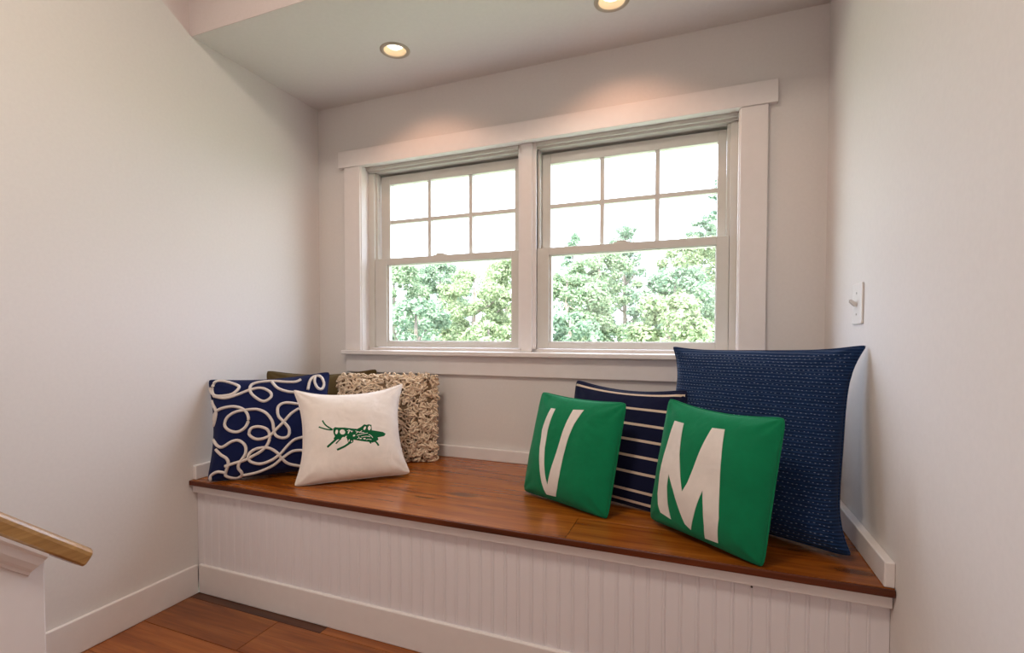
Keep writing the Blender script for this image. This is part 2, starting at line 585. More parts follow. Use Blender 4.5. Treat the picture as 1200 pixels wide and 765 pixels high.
def make_window(name, fx0, fx1, lx0, lx1):
    """fx: clear frame opening, lx: lower sash"""
    root = bpy.data.objects.new(name, None)
    COL.objects.link(root)
    struct(root)
    fr = MB()
    # head and side stops, stepped back
    fr.box(fx0, fx1, 0.046, 0.128, 1.868, 1.8935)
    fr.box(fx0, fx1, 0.128, 0.16, 1.838, 1.8935)
    fr.box(fx0, fx1, 0.030, 0.046, 1.878, 1.8935)
    fr.box(fx0, lx0 - .001, 0.046, 0.16, 0.974, 1.866)
    fr.box(lx1 + .001, fx1, 0.046, 0.16, 0.974, 1.866)
    # upper sash tracks beside the upper sash
    fr.box(lx0 - .001, lx0 + .011, 0.060, 0.088, 1.428, 1.866)
    fr.box(lx1 - .011, lx1 + .001, 0.060, 0.088, 1.428, 1.866)
    fr.build('window_frame', M_SASH, root, 0.0015)
    # lower sash (room side)
    gx0, gx1, gz0, gz1 = lx0 + .070, lx1 - .040, 1.006, 1.394
    if name == 'window_2':
        gx0, gx1 = lx0 + .056, lx1 - .046
    y0, y1 = 0.050, 0.084
    ls = MB()
    ls.box(lx0, gx0, y0, y1, 0.9755, 1.4275)
    ls.box(gx1, lx1, y0, y1, 0.9755, 1.4275)
    ls.box(gx0, gx1, y0, y1, 0.9755, gz0)
    ls.box(gx0, gx1, y0, y1, gz1, 1.4275)
    lower = ls.build('lower_sash', M_SASH, root, 0.002)
    # glazing bead around the pane
    gb = MB()
    w = .010
    gb.box(gx0, gx0 + w, y0 + .008, y1 - .002, gz0, gz1)
    gb.box(gx1 - .003, gx1, y0 + .008, y1 - .002, gz0, gz1)
    gb.box(gx0, gx1, y0 + .008, y1 - .002, gz0, gz0 + .003)
    gb.box(gx0, gx1, y0 + .008, y1 - .002, gz1 - .003, gz1)
    gb.build('glazing_bead', M_SASH, lower, 0.001)
    box('glass_pane', M_GLASS, (gx0 + .002, gx1 - .001, y0 + .016, y0 + .019, gz0 + .001, gz1 - .001), lower)
    # lock on the meeting rail
    cxm = (lx0 + lx1) / 2 - .02
    lk = MB()
    lk.box(cxm - .035, cxm + .035, y0 + .004, y1, 1.4275, 1.433)
    lk.box(cxm - .022, cxm + .018, y0 + .008, y1 - .006, 1.433, 1.440)
    lk.build('sash_lock', M_SASH, lower, 0.002)
    # upper sash (outer track)
    ux0, ux1 = lx0 + .011, lx1 - .011
    hx0, hx1, hz0, hz1 = gx0 - .004, gx1 + .002, 1.424, 1.811
    y0, y1 = 0.090, 0.124
    us = MB()
    us.box(ux0, hx0, y0, y1, 1.395, 1.856)
    us.box(hx1, ux1, y0, y1, 1.395, 1.856)
    us.box(hx0, hx1, y0, y1, hz1, 1.856)
    us.box(hx0, hx1, y0, y1, 1.395, hz0)
    upper = us.build('upper_sash', M_SASH, root, 0.002)
    zc = 1.6205
    tw = .0095
    xs = [hx0, hx0 + (hx1 - hx0) / 3, hx0 + 2 * (hx1 - hx0) / 3, hx1]
    for x in xs[1:3]:
        MB().box(x - tw, x + tw, y0 + .004, y1 - .004, hz0, hz1).build('muntin', M_SASH, upper, 0.002)
    MB().box(hx0, hx1, y0 + .005, y1 - .005, zc - tw, zc + tw).build('muntin', M_SASH, upper, 0.002)
    pane = None
    zs = [hz0, zc, hz1]
    for i in range(3):
        for j in range(2):
            box('glass_pane', M_GLASS, (xs[i] + .003, xs[i + 1] - .003, y0 + .016, y0 + .019, zs[j] + .003, zs[j + 1] - .003), upper)
    # small tilt latches on the side track
    tl = MB()
    tl.box(lx0 + .008, lx0 + .0115, 0.066, 0.080, 1.725, 1.745)
    tl.build('tilt_latch', M_METAL, root, 0.001)
    return root


make_window('window_1', 0.281, 1.107, 0.3175, 1.107)
make_window('window_2', 1.1905, 2.0055, 1.1905, 1.9790)

# ------------------------------------------------------------------ built-in window seat
bench = thing('window_bench', 'built-in window seat with white beadboard front and glossy red-brown plank top', 'window seat', (W / 2, -0.37, 0))
bench_off = Vector((-W / 2, 0.37, 0))


def bpart(name, m, dims, bevel=0.0):
    x0, x1, y0, y1, z0, z1 = dims
    return MB().box(x0 - W / 2, x1 - W / 2, y0 + .37, y1 + .37, z0, z1).build(name, m, bench, bevel)


bpart('seat_frame', M_TRIM, (0.003, W - .003, -0.70, -0.003, 0.002, 0.430))
ST = 0.0185
rows = [(-0.7465, -0.577, [0.0, 1.527, W]), (-0.577, -0.385, [0.0, 0.36, W]), (-0.385, -0.195, [0.0, 1.42, W]), (-0.195, -0.0, [0.0, 0.62, W])]
random.seed(11)
for y0, y1, js in rows:
    for i in range(len(js) - 1):
        bpart('seat_board', M_SEAT, (js[i] + .0006 + (.001 if i == 0 else 0), js[i + 1] - .0006 - (.001 if i == len(js) - 2 else 0), y0 + .0005, y1 - .0005, SEAT - ST, SEAT),
              0.0005)
bpart('shaded_nosing', M_NOSING_SHADED, (0.001, W - .001, -0.753, -0.7467, SEAT - ST - .0005, SEAT - .0003), 0.0025)  # separate strip carrying the painted shade of the seat's front edge
bpart('fascia_strip', M_TRIM, (0.0005, W - .002, -0.737, -0.70, 0.409, SEAT - ST), 0.002)
bpart('base_trim', M_TRIM, (0.0152, W - .002, YF, -0.712, 0.0, HB), 0.004)
# beadboard: one mesh shared by all planks
PW = 0.0418
pb = MB()
prof = [(0.0002, 0.012), (0.0002, 0.0012), (0.0022, 0.0), (PW - .0090, 0.0), (PW - .0080, 0.0012), (PW - .0062, 0.0), (PW - .0036, 0.0),
        (PW - .0018, 0.0010), (PW - .0002, 0.0012), (PW - .0002, 0.012)]
pb.prism(prof, 'z', 0.05, 0.406)
plank_me = pb.mesh('beadboard_plank')
plank_me.materials.append(M_BEAD)
k = 0
while 0.0005 + (k + 1) * PW < W:
    o = bpy.data.objects.new('beadboard_plank', plank_me)
    COL.objects.link(o)
    o.parent = bench
    o.location = (0.0005 + k * PW - W / 2, -0.7175 + .37, 0)
    k += 1
bpart('beadboard_filler', M_BEAD, (0.0005 + k * PW, W - .001, -0.716, -0.705, 0.05, 0.406))
# a dark nail head in the panelling near the right end
nl = MB()
nl.lathe([(0, -.001), (.0025, -.001), (.0028, .001), (0, .001)], (0, 0, 0), 10)
no_ = nl.build('nail_head', mat('dark_nail', (.08, .06, .05), .5), bench)
no_.rotation_euler = (R(90), 0, 0)
no_.location = (2.005 - W / 2, -0.718 + .37, 0.398)

# ------------------------------------------------------------------ recessed lamps
def make_lamp(x, y, label, dz=0.0):
    t = thing('recessed_light', label, 'ceiling light', (x, y, HC), 0, 'recessed ceiling lights')
    MB().lathe([(.046, -.001), (.0485, -.0045), (.055, -.0045), (.061, -.002), (.062, 0.0), (.046, 0.0)], (0, 0, 0), 40, True).build('trim_ring', M_RING, t, 0, True)
    MB().lathe([(.0465, -.001), (.0465, .004), (.042, .012), (.038, .026), (.037, .026), (.037, .060), (.049, .060), (.049, 0.0)], (0, 0, 0), 40, True).build('baffle', M_BAFFLE, t, 0, True)
    MB().lathe([(0.0, .010), (.012, .0105), (.024, .0135), (.033, .020), (.0365, .026), (0.0, .034)], (0, 0, 0), 32).build('lamp_lens', M_BULB, t, 0, True)
    s = light('lamp_beam', 'SPOT', (x, y, HC - .012), (R(9), 0, 0), 1.9, (1.0, 0.56, 0.37), spot_size=R(128), spot_blend=0.55, shadow_soft_size=0.03)
    return t


make_lamp(*LAMPS[0], 'small round recessed light nearer the left wall, glowing warm in the low ceiling')
make_lamp(*LAMPS[1], 'round recessed light cut by the top edge, above the right window')

# ------------------------------------------------------------------ light switch
sw = thing('light_switch', 'white toggle light switch on the right wall above the big navy pillow', 'light switch', (W, -0.410, 1.068), 0)
MB().box(-.006, 0, -.0535, .039, 0, .116).build('wall_plate', M_PLASTIC, sw, 0.0025)
MB().prism([(0, 0), (-.006, 0), (-.019, .013), (-.019, .019), (-.014, .021), (0, .010)], 'y', -.005, .005).build('toggle', M_TOGGLE, sw, 0.001, loc=(-.006, -.007, .050))
for z in (.028, .088):
    s = MB().lathe([(0, .0), (.0032, 0), (.003, .0012), (0, .0016)], (0, 0, 0), 12).build('screw', M_SCREW, sw, loc=(-.006, -.007, z))
    s.rotation_euler = (0, R(-90), 0)

# ------------------------------------------------------------------ stair half wall and handrail, lower left
KX = 0.48
slope = -0.865
def zr(y, base):            # height of a sloping line that passes base at y=-1.455
    return base + slope * (y + 1.455)
YE, YB = -1.457, -2.3
struct(MB().prism([(YE, 0), (YE, zr(YE, .534)), (YB, zr(YB, .534)), (YB, 0)], 'x', KX - .115, KX).build('wall_stair', M_TRIM, None, 0.004))
# ogee moulding under the rail, on the face and returned round the end
prof = [(0, 0), (.004, .002), (.006, .010), (.012, .018), (.018, .032), (.023, .052), (.028, .060), (.029, .068), (0, .068)]
md = MB()
n = len(prof)
for y in (YE - 0.006, YB):
    for px, pz in prof:
        q_ = 1 - pz / .068
        yy = y - (.026 * q_ * q_ * (3 - 2 * q_) if y > -2 else 0)
        md.v.append((KX + px, yy, zr(yy, .534 - .070) + pz))
md.f.append(tuple(range(n)))
md.f.append(tuple(n + i for i in reversed(range(n))))
for i in range(n):
    j = (i + 1) % n
    md.f.append((i, n + i, n + j, j))
struct(md.build('trim_8', M_TRIM, None))
# handrail: rounded section swept along the slope
hr = thing('handrail', 'light oak stair handrail sloping down on the white half wall', 'handrail', (KX - .018, -1.365, .49))
d = Vector((0, -1, -slope)).normalized()
nn = Vector((0, -slope, 1)).normalized()
sec = []
hw, hh = 0.031, 0.041
for a, b in ((-.9, 0), (-1, .12), (-1, .6), (-.93, .78), (-.75, .92), (-.4, 1.01), (0, 1.04), (.4, 1.01), (.75, .92), (.93, .78), (1, .6), (1, .12), (.9, 0)):
    sec.append((a * hw, b * hh))
rb = MB()
Lr = 1.15
for s_ in (-0.006, 0.0, Lr):
    k_ = .86 if s_ < 0 else 1.0
    for a, b in sec:
        p = Vector((a * k_ + (.0), 0, 0)) + nn * ((b - hh / 2) * k_ + hh / 2) + d * (s_)
        rb.v.append(tuple(p))
m_ = len(sec)
rb.f.append(tuple(range(m_)))
rb.f.append(tuple(2 * m_ + i for i in reversed(range(m_))))
for q in range(2):
    for i in range(m_):
        j = (i + 1) % m_
        rb.f.append((q * m_ + i, (q + 1) * m_ + i, (q + 1) * m_ + j, q * m_ + j))
ro = rb.build('rail', M_RAIL, hr, 0.002)
ro.location = (0, -0.022, -.016)

#@PILLOW_BEGIN
def psurf(P, u, v, side=-1.0, off=0.0):
    """point on a pillow, in the frame of its base (x along, -y to the room, z up); side -1 front, +1 back"""
    w, h, T = P['w'], P['h'], P['T']
    pin, dip, seed = P.get('pin', .05), P.get('dip', .05), P.get('seed', 0)
    ex = P.get('ex', 2.0)
    x = w / 2 * u * (1 - pin * (1 - abs(v) ** ex) * u * u)
    zt = v * (1 - (dip if v > 0 else P.get('dipb', .02)) * (1 - abs(u) ** ex) * v * v)
    z = h / 2 * (1 + zt)
    eu, ev = max(0.0, 1 - abs(u) ** 2.4), max(0.0, 1 - abs(v) ** 2.4)
    t = T / 2 * (eu ** .55) * (ev ** (.6 if v > 0 else .40)) * (1 - .16 * v)
    # soft folds over the face, creases running in from the corners
    f = (math.sin(5.1 * u + 3.7 * v + seed) * math.sin(4.3 * v - 2.2 * u + 1.7 * seed) * .05
         + math.sin(11 * u * v + seed) * .03 * (u * u + v * v))
    t *= 1 + f * P.get('fold', 1.0)
    du, dv = 1 - abs(u), 1 - abs(v)
    rr = math.hypot(du, dv)
    an = math.atan2(dv, du)
    qd = (1.3 if u > 0 else 0) + (2.1 if v > 0 else 0)
    t += P.get('crease', .0055) * math.exp(-(rr / .42) ** 2) * min(1, rr / .12) * math.sin(9 * an + seed + qd) * (eu * ev) ** .25
    cr = (u * v) ** 14 * P.get('ear', .03)
    x *= 1 - cr
    z = h / 2 + (z - h / 2) * (1 - cr)
    if side > 0:
        t *= P.get('tb', 1.0)
    y = side * (t + off + .0012)
    le, ro = P['lean'] * math.pi / 180, P.get('roll', 0) * math.pi / 180
    xr = x * math.cos(ro) - z * math.sin(ro)
    zr = x * math.sin(ro) + z * math.cos(ro)
    zr += w / 2 * abs(math.sin(ro))
    yl = y * math.cos(le) + zr * math.sin(le)
    zl = zr * math.cos(le) - y * math.sin(le)
    return (xr, yl, max(zl, .0015 if off == 0 else .003))


PIL = {
    'rope': dict(x=.277, y=-.595, psi=37.7, lean=16.6, roll=2.9, w=.478, h=.411, T=.125, pin=.10, dip=.09, seed=1),
    'hopper': dict(x=.622, y=-.521, psi=39.7, lean=21.2, roll=1.7, w=.444, h=.383, T=.125, pin=.17, dip=.20, seed=2, ex=2.4),
    'loop': dict(x=.545, y=-.190, psi=17.0, lean=5.0, roll=.6, w=.450, h=.385, T=.085, pin=.02, dip=.02, seed=3),
    'olive': dict(x=.244, y=-.251, psi=47.0, lean=9.1, roll=-.8, w=.505, h=.412, T=.09, pin=.05, dip=.13, seed=4),
    'green_v': dict(x=1.447, y=-.475, psi=-26.4, lean=14.6, roll=-.8, w=.372, h=.370, T=.115, pin=.01, dip=.06, seed=5),
    'stripe': dict(x=1.596, y=-.391, psi=-19.7, lean=14.8, roll=-1.2, w=.432, h=.410, T=.08, pin=.05, dip=.12, seed=6),
    'green_m': dict(x=1.883, y=-.634, psi=-37.0, lean=10.7, roll=-1.6, w=.362, h=.376, T=.115, pin=.01, dip=.10, seed=7),
    'big': dict(x=1.984, y=-.489, psi=-30.0, lean=13.8, roll=1.4, w=.590, h=.556, T=.145, pin=.15, dip=.075, seed=8, ex=4.5, tb=1.7, crease=.009),
}
#@PILLOW_END


def grid_coord(i, n):
    a = -1 + 2 * i / n
    return math.copysign(1 - (1 - abs(a)) ** 1.5, a)


def make_pillow(key, name, label, m_front, n=44, seam=True, seam_r=.0028, m_seam=None):
    P = PIL[key]
    root = thing(name, label, 'pillow', (P['x'], P['y'], SEAT + .0005), R(P['psi']), None)
    b = MB()
    idx = {}
    for side in (-1, 1):
        for i in range(n + 1):
            for j in range(n + 1):
                edge = i in (0, n) or j in (0, n)
                if edge and side == 1:
                    idx[(1, i, j)] = idx[(-1, i, j)]
                    continue
                u, v = grid_coord(i, n), grid_coord(j, n)
                p = psurf(P, u, v, side)
                if edge:
                    q = psurf(P, u, v, 1)
                    p = tuple((a + c) / 2 for a, c in zip(p, q))
                idx[(side, i, j)] = len(b.v)
                b.v.append(p)
        for i in range(n):
            for j in range(n):
                f = (idx[(side, i, j)], idx[(side, i + 1, j)], idx[(side, i + 1, j + 1)], idx[(side, i, j + 1)])
                b.f.append(f if side == -1 else f[::-1])
    b.build('cover', m_front, root, 0, True)
    if seam:
        pts = []
        for k_ in range(n):
            pts.append(b.v[idx[(-1, k_, 0)]])
        for k_ in range(n):
            pts.append(b.v[idx[(-1, n, k_)]])
        for k_ in range(n, 0, -1):
            pts.append(b.v[idx[(-1, k_, n)]])
        for k_ in range(n, 0, -1):
            pts.append(b.v[idx[(-1, 0, k_)]])
        pts = [(x, y, max(z, seam_r + .0008)) for x, y, z in pts]
        MB().tube(pts, seam_r, 6, True).build('seam', m_seam or m_front, root, 0, True)
    return root, P


def patch(P, polys, name, m, parent, height=.0016, step=.045):
    """flat cut-out shapes (polygons in pillow coordinates) laid on the pillow front with a real thickness"""
    b = MB()
    for poly in polys:
        # densify outline
        out = []
        for i in range(len(poly)):
            p, q = Vector(poly[i]), Vector(poly[(i + 1) % len(poly)])
            c = max(1, int((q - p).length / step))
            for t in range(c):
                out.append(p.lerp(q, t / c))
        xs = [p.x for p in out]
        ys = [p.y for p in out]
        pts = list(out)
        nb = len(out)
        def inside(x, y):
            r = False
            for i in range(nb):
                a, c = out[i], out[i - 1]
                if (a.y > y) != (c.y > y) and x < (c.x - a.x) * (y - a.y) / (c.y - a.y) + a.x:
                    r = not r
            return r
        x = min(xs) + step / 2
        while x < max(xs):
            y = min(ys) + step / 2
            while y < max(ys):
                if inside(x, y) and min((p - Vector((x, y))).length for p in out) > step * .4:
                    pts.append(Vector((x, y)))
                y += step
            x += step
        vs, es, fs, *_ = delaunay_2d_cdt(pts, [(i, (i + 1) % nb) for i in range(nb)], [list(range(nb))], 1, 1e-6)
        base = len(b.v)
        for p in vs:
            b.v.append(psurf(P, p.x, p.y, -1, height))
        nv = len(vs)
        for p in vs:
            b.v.append(psurf(P, p.x, p.y, -1, -.0006))
        cnt = {}
        for f in fs:
            b.f.append(tuple(base + i for i in f))
            b.f.append(tuple(base + nv + i for i in reversed(f)))
            for i in range(len(f)):
                e = (f[i], f[(i + 1) % len(f)])
                cnt[e] = cnt.get(e, 0) + 1
        for (i, j) in cnt:
            if (j, i) not in cnt:
                b.f.append((base + i, base + nv + i, base + nv + j, base + j))
    o = b.build(name, m, parent)
    return o


def catmull(pts, k=6):
    pts = [Vector(p) for p in pts]
    out = []
    for i in range(len(pts) - 1):
        p0, p1, p2, p3 = pts[max(i - 1, 0)], pts[i], pts[i + 1], pts[min(i + 2, len(pts) - 1)]
        for s in range(k):
            t = s / k
            out.append(.5 * ((2 * p1) + (p2 - p0) * t + (2 * p0 - 5 * p1 + 4 * p2 - p3) * t * t + (3 * p1 - p0 - 3 * p2 + p3) * t ** 3))
    out.append(pts[-1])
    return out


def stroke(pts, w):
    """polygon of an even stroke along a polyline, in pillow coordinates"""
    pts = catmull(pts, 4)
    lft, rgt = [], []
    for i, p in enumerate(pts):
        t = (pts[min(i + 1, len(pts) - 1)] - pts[max(i - 1, 0)]).normalized()
        nrm = Vector((-t.y, t.x))
        lft.append(p + nrm * w / 2)
        rgt.append(p - nrm * w / 2)
    return [tuple(p) for p in lft + rgt[::-1]]


#@UV_BEGIN
ROPE_UV = [
    [(-0.9344, 0.6345), (-0.7313, 0.5707), (-0.5177, 0.6241), (-0.3182, 0.72), (-0.1474, 0.7511), (-0.0009, 0.6429), (0.0293, 0.5142), (-0.0832, 0.4283), (-0.2127, 0.523), (-0.3083, 0.6795), (-0.2956, 0.8493), (-0.1573, 0.921), (0.0451, 0.9224), (0.2815, 0.8583), (0.4298, 0.8458), (0.506, 0.8939)],
    [(-0.9344, 0.6345), (-0.9546, 0.7773), (-0.8774, 0.9559), (-0.7333, 0.968), (-0.5394, 0.8648), (-0.4923, 0.783), (-0.5923, 0.6514), (-0.7628, 0.6208), (-0.9137, 0.6458), (-0.995, 0.752), (-0.995, 0.8303)],
    [(0.0326, 0.8951), (0.1268, 0.716), (0.2873, 0.6096), (0.4648, 0.5722)],
    [(0.6342, 0.6194), (0.6741, 0.8515), (0.7609, 0.9407), (0.8592, 0.8932), (0.9236, 0.7387), (0.8992, 0.6205), (0.8134, 0.6426), (0.7482, 0.7992), (0.7556, 0.9315)],
    [(-0.995, 0.5558), (-0.9763, 0.4666), (-0.913, 0.3095), (-0.9527, 0.1401), (-0.995, 0.0528)],
    [(-0.995, 0.152), (-0.9215, 0.3111), (-0.7325, 0.3715), (-0.5425, 0.3664), (-0.3932, 0.275), (-0.3259, 0.1055), (-0.3788, -0.0621), (-0.5106, -0.1391), (-0.6659, -0.0783), (-0.7339, 0.0346), (-0.6829, 0.1673), (-0.5408, 0.256), (-0.3644, 0.279), (-0.1936, 0.2701), (-0.0524, 0.18), (0.0447, 0.0076), (0.0696, -0.1705), (0.095, -0.2778), (0.1908, -0.3413), (0.2901, -0.3173), (0.3086, -0.1793), (0.2264, -0.0298), (0.1434, 0.1039), (0.1437, 0.288), (0.258, 0.3605), (0.4639, 0.3166)],
    [(0.4781, 0.2216), (0.343, 0.1217), (0.2264, -0.0298), (0.1116, -0.158), (0.0119, -0.2677), (-0.1135, -0.321), (-0.2246, -0.3065), (-0.3169, -0.2081), (-0.2791, -0.0919), (-0.1521, -0.0803), (-0.0276, -0.1585), (0.003, -0.3013), (-0.0322, -0.4357), (-0.1164, -0.5459), (-0.2567, -0.6294), (-0.3993, -0.6938), (-0.5699, -0.7297), (-0.7125, -0.7658)],
    [(-0.9873, -0.2169), (-0.8675, -0.3574), (-0.758, -0.3901), (-0.5993, -0.3099), (-0.48, -0.3081), (-0.3792, -0.4241), (-0.3811, -0.5776), (-0.4707, -0.7172), (-0.5031, -0.814), (-0.4549, -0.9239), (-0.4799, -0.9876), (-0.5915, -0.995), (-0.6885, -0.9531), (-0.7013, -0.8838), (-0.6549, -0.7242), (-0.6862, -0.619), (-0.7859, -0.5373), (-0.9017, -0.4197)],
    [(-0.342, -0.6682), (-0.3108, -0.5704), (-0.1984, -0.5001), (-0.0334, -0.505), (0.1011, -0.6092), (0.1781, -0.7408), (0.2814, -0.8586), (0.5008, -0.9388)],
    [(-0.342, -0.6682), (-0.2898, -0.7442), (-0.1545, -0.7987), (0.0131, -0.7537), (0.1546, -0.6508), (0.27, -0.5074), (0.3877, -0.3976), (0.538, -0.36)],
    [(0.5244, -0.6239), (0.3505, -0.6217), (0.1781, -0.7408), (0.0331, -0.8604), (-0.1976, -0.9473), (-0.4494, -0.9758)],
    [(-0.9569, -0.995), (-0.9409, -0.8955), (-0.8288, -0.8471), (-0.7156, -0.8815)],
]
HOP_BODY = [[(-0.3304, 0.0319), (-0.2978, 0.0662), (-0.236, 0.0504), (-0.1289, 0.0388), (-0.0084, 0.0065), (0.0824, -0.0129), (0.1457, 0.0186), (0.2113, 0.0733), (0.2505, 0.0567), (0.2916, 0.0668), (0.3403, 0.0501), (0.3422, -0.0638), (0.4525, -0.0893), (0.5613, -0.1136), (0.617, -0.1539), (0.5834, -0.2001), (0.4976, -0.215), (0.4435, -0.2216), (0.4577, -0.2695), (0.4032, -0.3037), (0.3348, -0.3269), (0.2712, -0.3033), (0.1929, -0.287), (0.0865, -0.2575), (0.0118, -0.2304), (0.0021, -0.2844), (-0.0365, -0.3071), (-0.0807, -0.2835), (-0.0932, -0.2179), (-0.1065, -0.1702), (-0.1665, -0.1539), (-0.1981, -0.1871), (-0.2597, -0.1982), (-0.3063, -0.2018), (-0.3288, -0.172), (-0.304, -0.1291), (-0.3254, -0.0621)]]
HOP_HOLES = [[(-0.2475, -0.0481), (-0.2553, -0.0702), (-0.267, -0.0843), (-0.2795, -0.0865), (-0.2895, -0.0763), (-0.2944, -0.0564), (-0.2926, -0.0321), (-0.2848, -0.0098), (-0.273, 0.0044), (-0.2604, 0.0067), (-0.2504, -0.0036), (-0.2457, -0.0236)],
    [(-0.1247, -0.0738), (-0.138, -0.095), (-0.16, -0.1043), (-0.1848, -0.0994), (-0.2058, -0.0815), (-0.2174, -0.0555), (-0.2164, -0.0281), (-0.203, -0.0068), (-0.1809, 0.0027), (-0.156, -0.0022), (-0.135, -0.0202), (-0.1236, -0.0464)],
    [(0.3261, -0.0201), (0.3178, -0.0432), (0.3045, -0.0584), (0.2897, -0.0614), (0.2774, -0.0516), (0.2708, -0.0314), (0.2717, -0.0065), (0.2797, 0.0166), (0.2929, 0.0317), (0.3077, 0.0347), (0.3202, 0.0249), (0.327, 0.0049)],
    [(0.2298, -0.0217), (0.2185, -0.0377), (0.2064, -0.0464), (0.1966, -0.0455), (0.1917, -0.0351), (0.1931, -0.0182), (0.2003, 0.0008), (0.2115, 0.0168), (0.2237, 0.0255), (0.2336, 0.0245), (0.2386, 0.0142), (0.2372, -0.0027)],
    [(0.042, -0.1375), (0.0424, -0.1467), (0.0376, -0.1561), (0.0288, -0.1634), (0.0185, -0.1665), (0.0093, -0.1647), (0.0038, -0.1583), (0.0035, -0.1492), (0.0083, -0.1398), (0.017, -0.1325), (0.0274, -0.1293), (0.0365, -0.1312)],
    [(0.1525, -0.2236), (0.1493, -0.2298), (0.1412, -0.2337), (0.1304, -0.2344), (0.1198, -0.2315), (0.1122, -0.2259), (0.1096, -0.2192), (0.1128, -0.213), (0.1208, -0.209), (0.1316, -0.2084), (0.1423, -0.2112), (0.1499, -0.2168)],
    [(0.2208, -0.2338), (0.2175, -0.24), (0.2092, -0.2441), (0.1982, -0.2448), (0.1874, -0.242), (0.1796, -0.2365), (0.1771, -0.2297), (0.1803, -0.2235), (0.1885, -0.2195), (0.1995, -0.2188), (0.2104, -0.2215), (0.2181, -0.227)],
    [(-0.0534, -0.0693), (-0.0619, -0.0867), (-0.0707, -0.0977), (-0.0774, -0.0995), (-0.0802, -0.0915), (-0.0784, -0.0759), (-0.0725, -0.0568), (-0.064, -0.0394), (-0.0552, -0.0282), (-0.0485, -0.0264), (-0.0457, -0.0344), (-0.0475, -0.0501)],
    [(-0.0555, -0.2441), (-0.0607, -0.257), (-0.0668, -0.2653), (-0.0721, -0.2668), (-0.0752, -0.2611), (-0.0753, -0.2496), (-0.0724, -0.2356), (-0.0672, -0.2226), (-0.0611, -0.2142), (-0.0557, -0.2127), (-0.0526, -0.2185), (-0.0525, -0.23)],
    [(-0.0137, -0.2642), (-0.0153, -0.2732), (-0.0188, -0.2795), (-0.0234, -0.2813), (-0.0278, -0.2784), (-0.0308, -0.2713), (-0.0317, -0.2621), (-0.0301, -0.2531), (-0.0266, -0.2468), (-0.022, -0.2449), (-0.0176, -0.2479), (-0.0145, -0.2549)],
    [(0.1025, -0.0715), (0.1009, -0.077), (0.0934, -0.0856), (0.0821, -0.0948), (0.0699, -0.1023), (0.0602, -0.1059), (0.0555, -0.1049), (0.057, -0.0994), (0.0645, -0.0909), (0.0758, -0.0817), (0.088, -0.0742), (0.0978, -0.0704)],
    [(0.1686, -0.0515), (0.1667, -0.0578), (0.1581, -0.0689), (0.1449, -0.0818), (0.1307, -0.0931), (0.1195, -0.0996), (0.114, -0.0998), (0.1158, -0.0935), (0.1244, -0.0824), (0.1375, -0.0695), (0.1516, -0.0583), (0.163, -0.0516)],
    [(0.0101, -0.055), (0.0069, -0.058), (-0.0012, -0.0589), (-0.0118, -0.0574), (-0.0221, -0.054), (-0.0294, -0.0494), (-0.0318, -0.045), (-0.0285, -0.042), (-0.0205, -0.0411), (-0.0099, -0.0426), (0.0004, -0.0461), (0.0078, -0.0506)],
    [(-0.1159, -0.1686), (-0.1276, -0.1764), (-0.1376, -0.1796), (-0.1432, -0.1773), (-0.1429, -0.1703), (-0.1368, -0.1602), (-0.1265, -0.1499), (-0.1148, -0.142), (-0.1048, -0.1388), (-0.0992, -0.141), (-0.0995, -0.1481), (-0.1056, -0.1582)]]
HOP_GAPS = [([(0.05, -0.0511), (0.1251, -0.0873), (0.2023, -0.1041)], 0.0107),
    ([(0.0699, -0.1513), (0.1697, -0.1276), (0.2652, -0.1189)], 0.0107),
    ([(0.1447, -0.1929), (0.2298, -0.182), (0.3029, -0.1992)], 0.0107),
    ([(-0.0908, -0.0373), (-0.0521, -0.0208), (-0.0088, -0.0729)], 0.0107),
    ([(0.2259, -0.2566), (0.2742, -0.2477), (0.322, -0.2645)], 0.0107),
    ([(0.073, -0.2189), (0.1042, -0.2037), (0.0979, -0.1749)], 0.0107),
    ([(0.2794, -0.154), (0.319, -0.1758), (0.3492, -0.2251)], 0.0107)]
HOP_STROKES = [([(-0.3387, 0.0177), (-0.4252, 0.0887), (-0.4815, 0.1517), (-0.5216, 0.2336)], 0.0276),
    ([(-0.3389, 0.0102), (-0.4188, 0.026), (-0.4928, 0.0526), (-0.5963, 0.1022)], 0.0261),
    ([(-0.2825, -0.1864), (-0.3547, -0.2503), (-0.4447, -0.3285)], 0.0399),
    ([(-0.2011, -0.1867), (-0.2453, -0.2271), (-0.29, -0.2777)], 0.023),
    ([(-0.0507, -0.2871), (-0.1432, -0.3479), (-0.2739, -0.4028)], 0.0399),
    ([(0.3785, -0.2928), (0.4185, -0.3327), (0.4524, -0.3942)], 0.0337),
    ([(0.2877, -0.2954), (0.3094, -0.3416)], 0.0245)]
V_UV = [(-0.5234, 0.7035), (-0.4042, 0.7073), (-0.4089, 0.5538), (-0.4157, 0.2693), (-0.3894, -0.0727), (-0.3117, -0.3613), (-0.2512, -0.5721), (-0.1913, -0.7291), (-0.1539, -0.5503), (-0.1113, -0.2823), (-0.0534, 0.1366), (-0.0187, 0.5114), (0.0157, 0.7512), (0.2546, 0.7799), (0.1576, 0.4792), (0.1194, 0.2035), (0.0835, -0.1322), (0.08, -0.4974), (0.0458, -0.7233), (-0.0139, -0.8962), (-0.2372, -0.9122), (-0.2774, -0.8397), (-0.3495, -0.6687), (-0.4261, -0.4218), (-0.5337, -0.0967), (-0.5912, 0.2466), (-0.5457, 0.5351)]
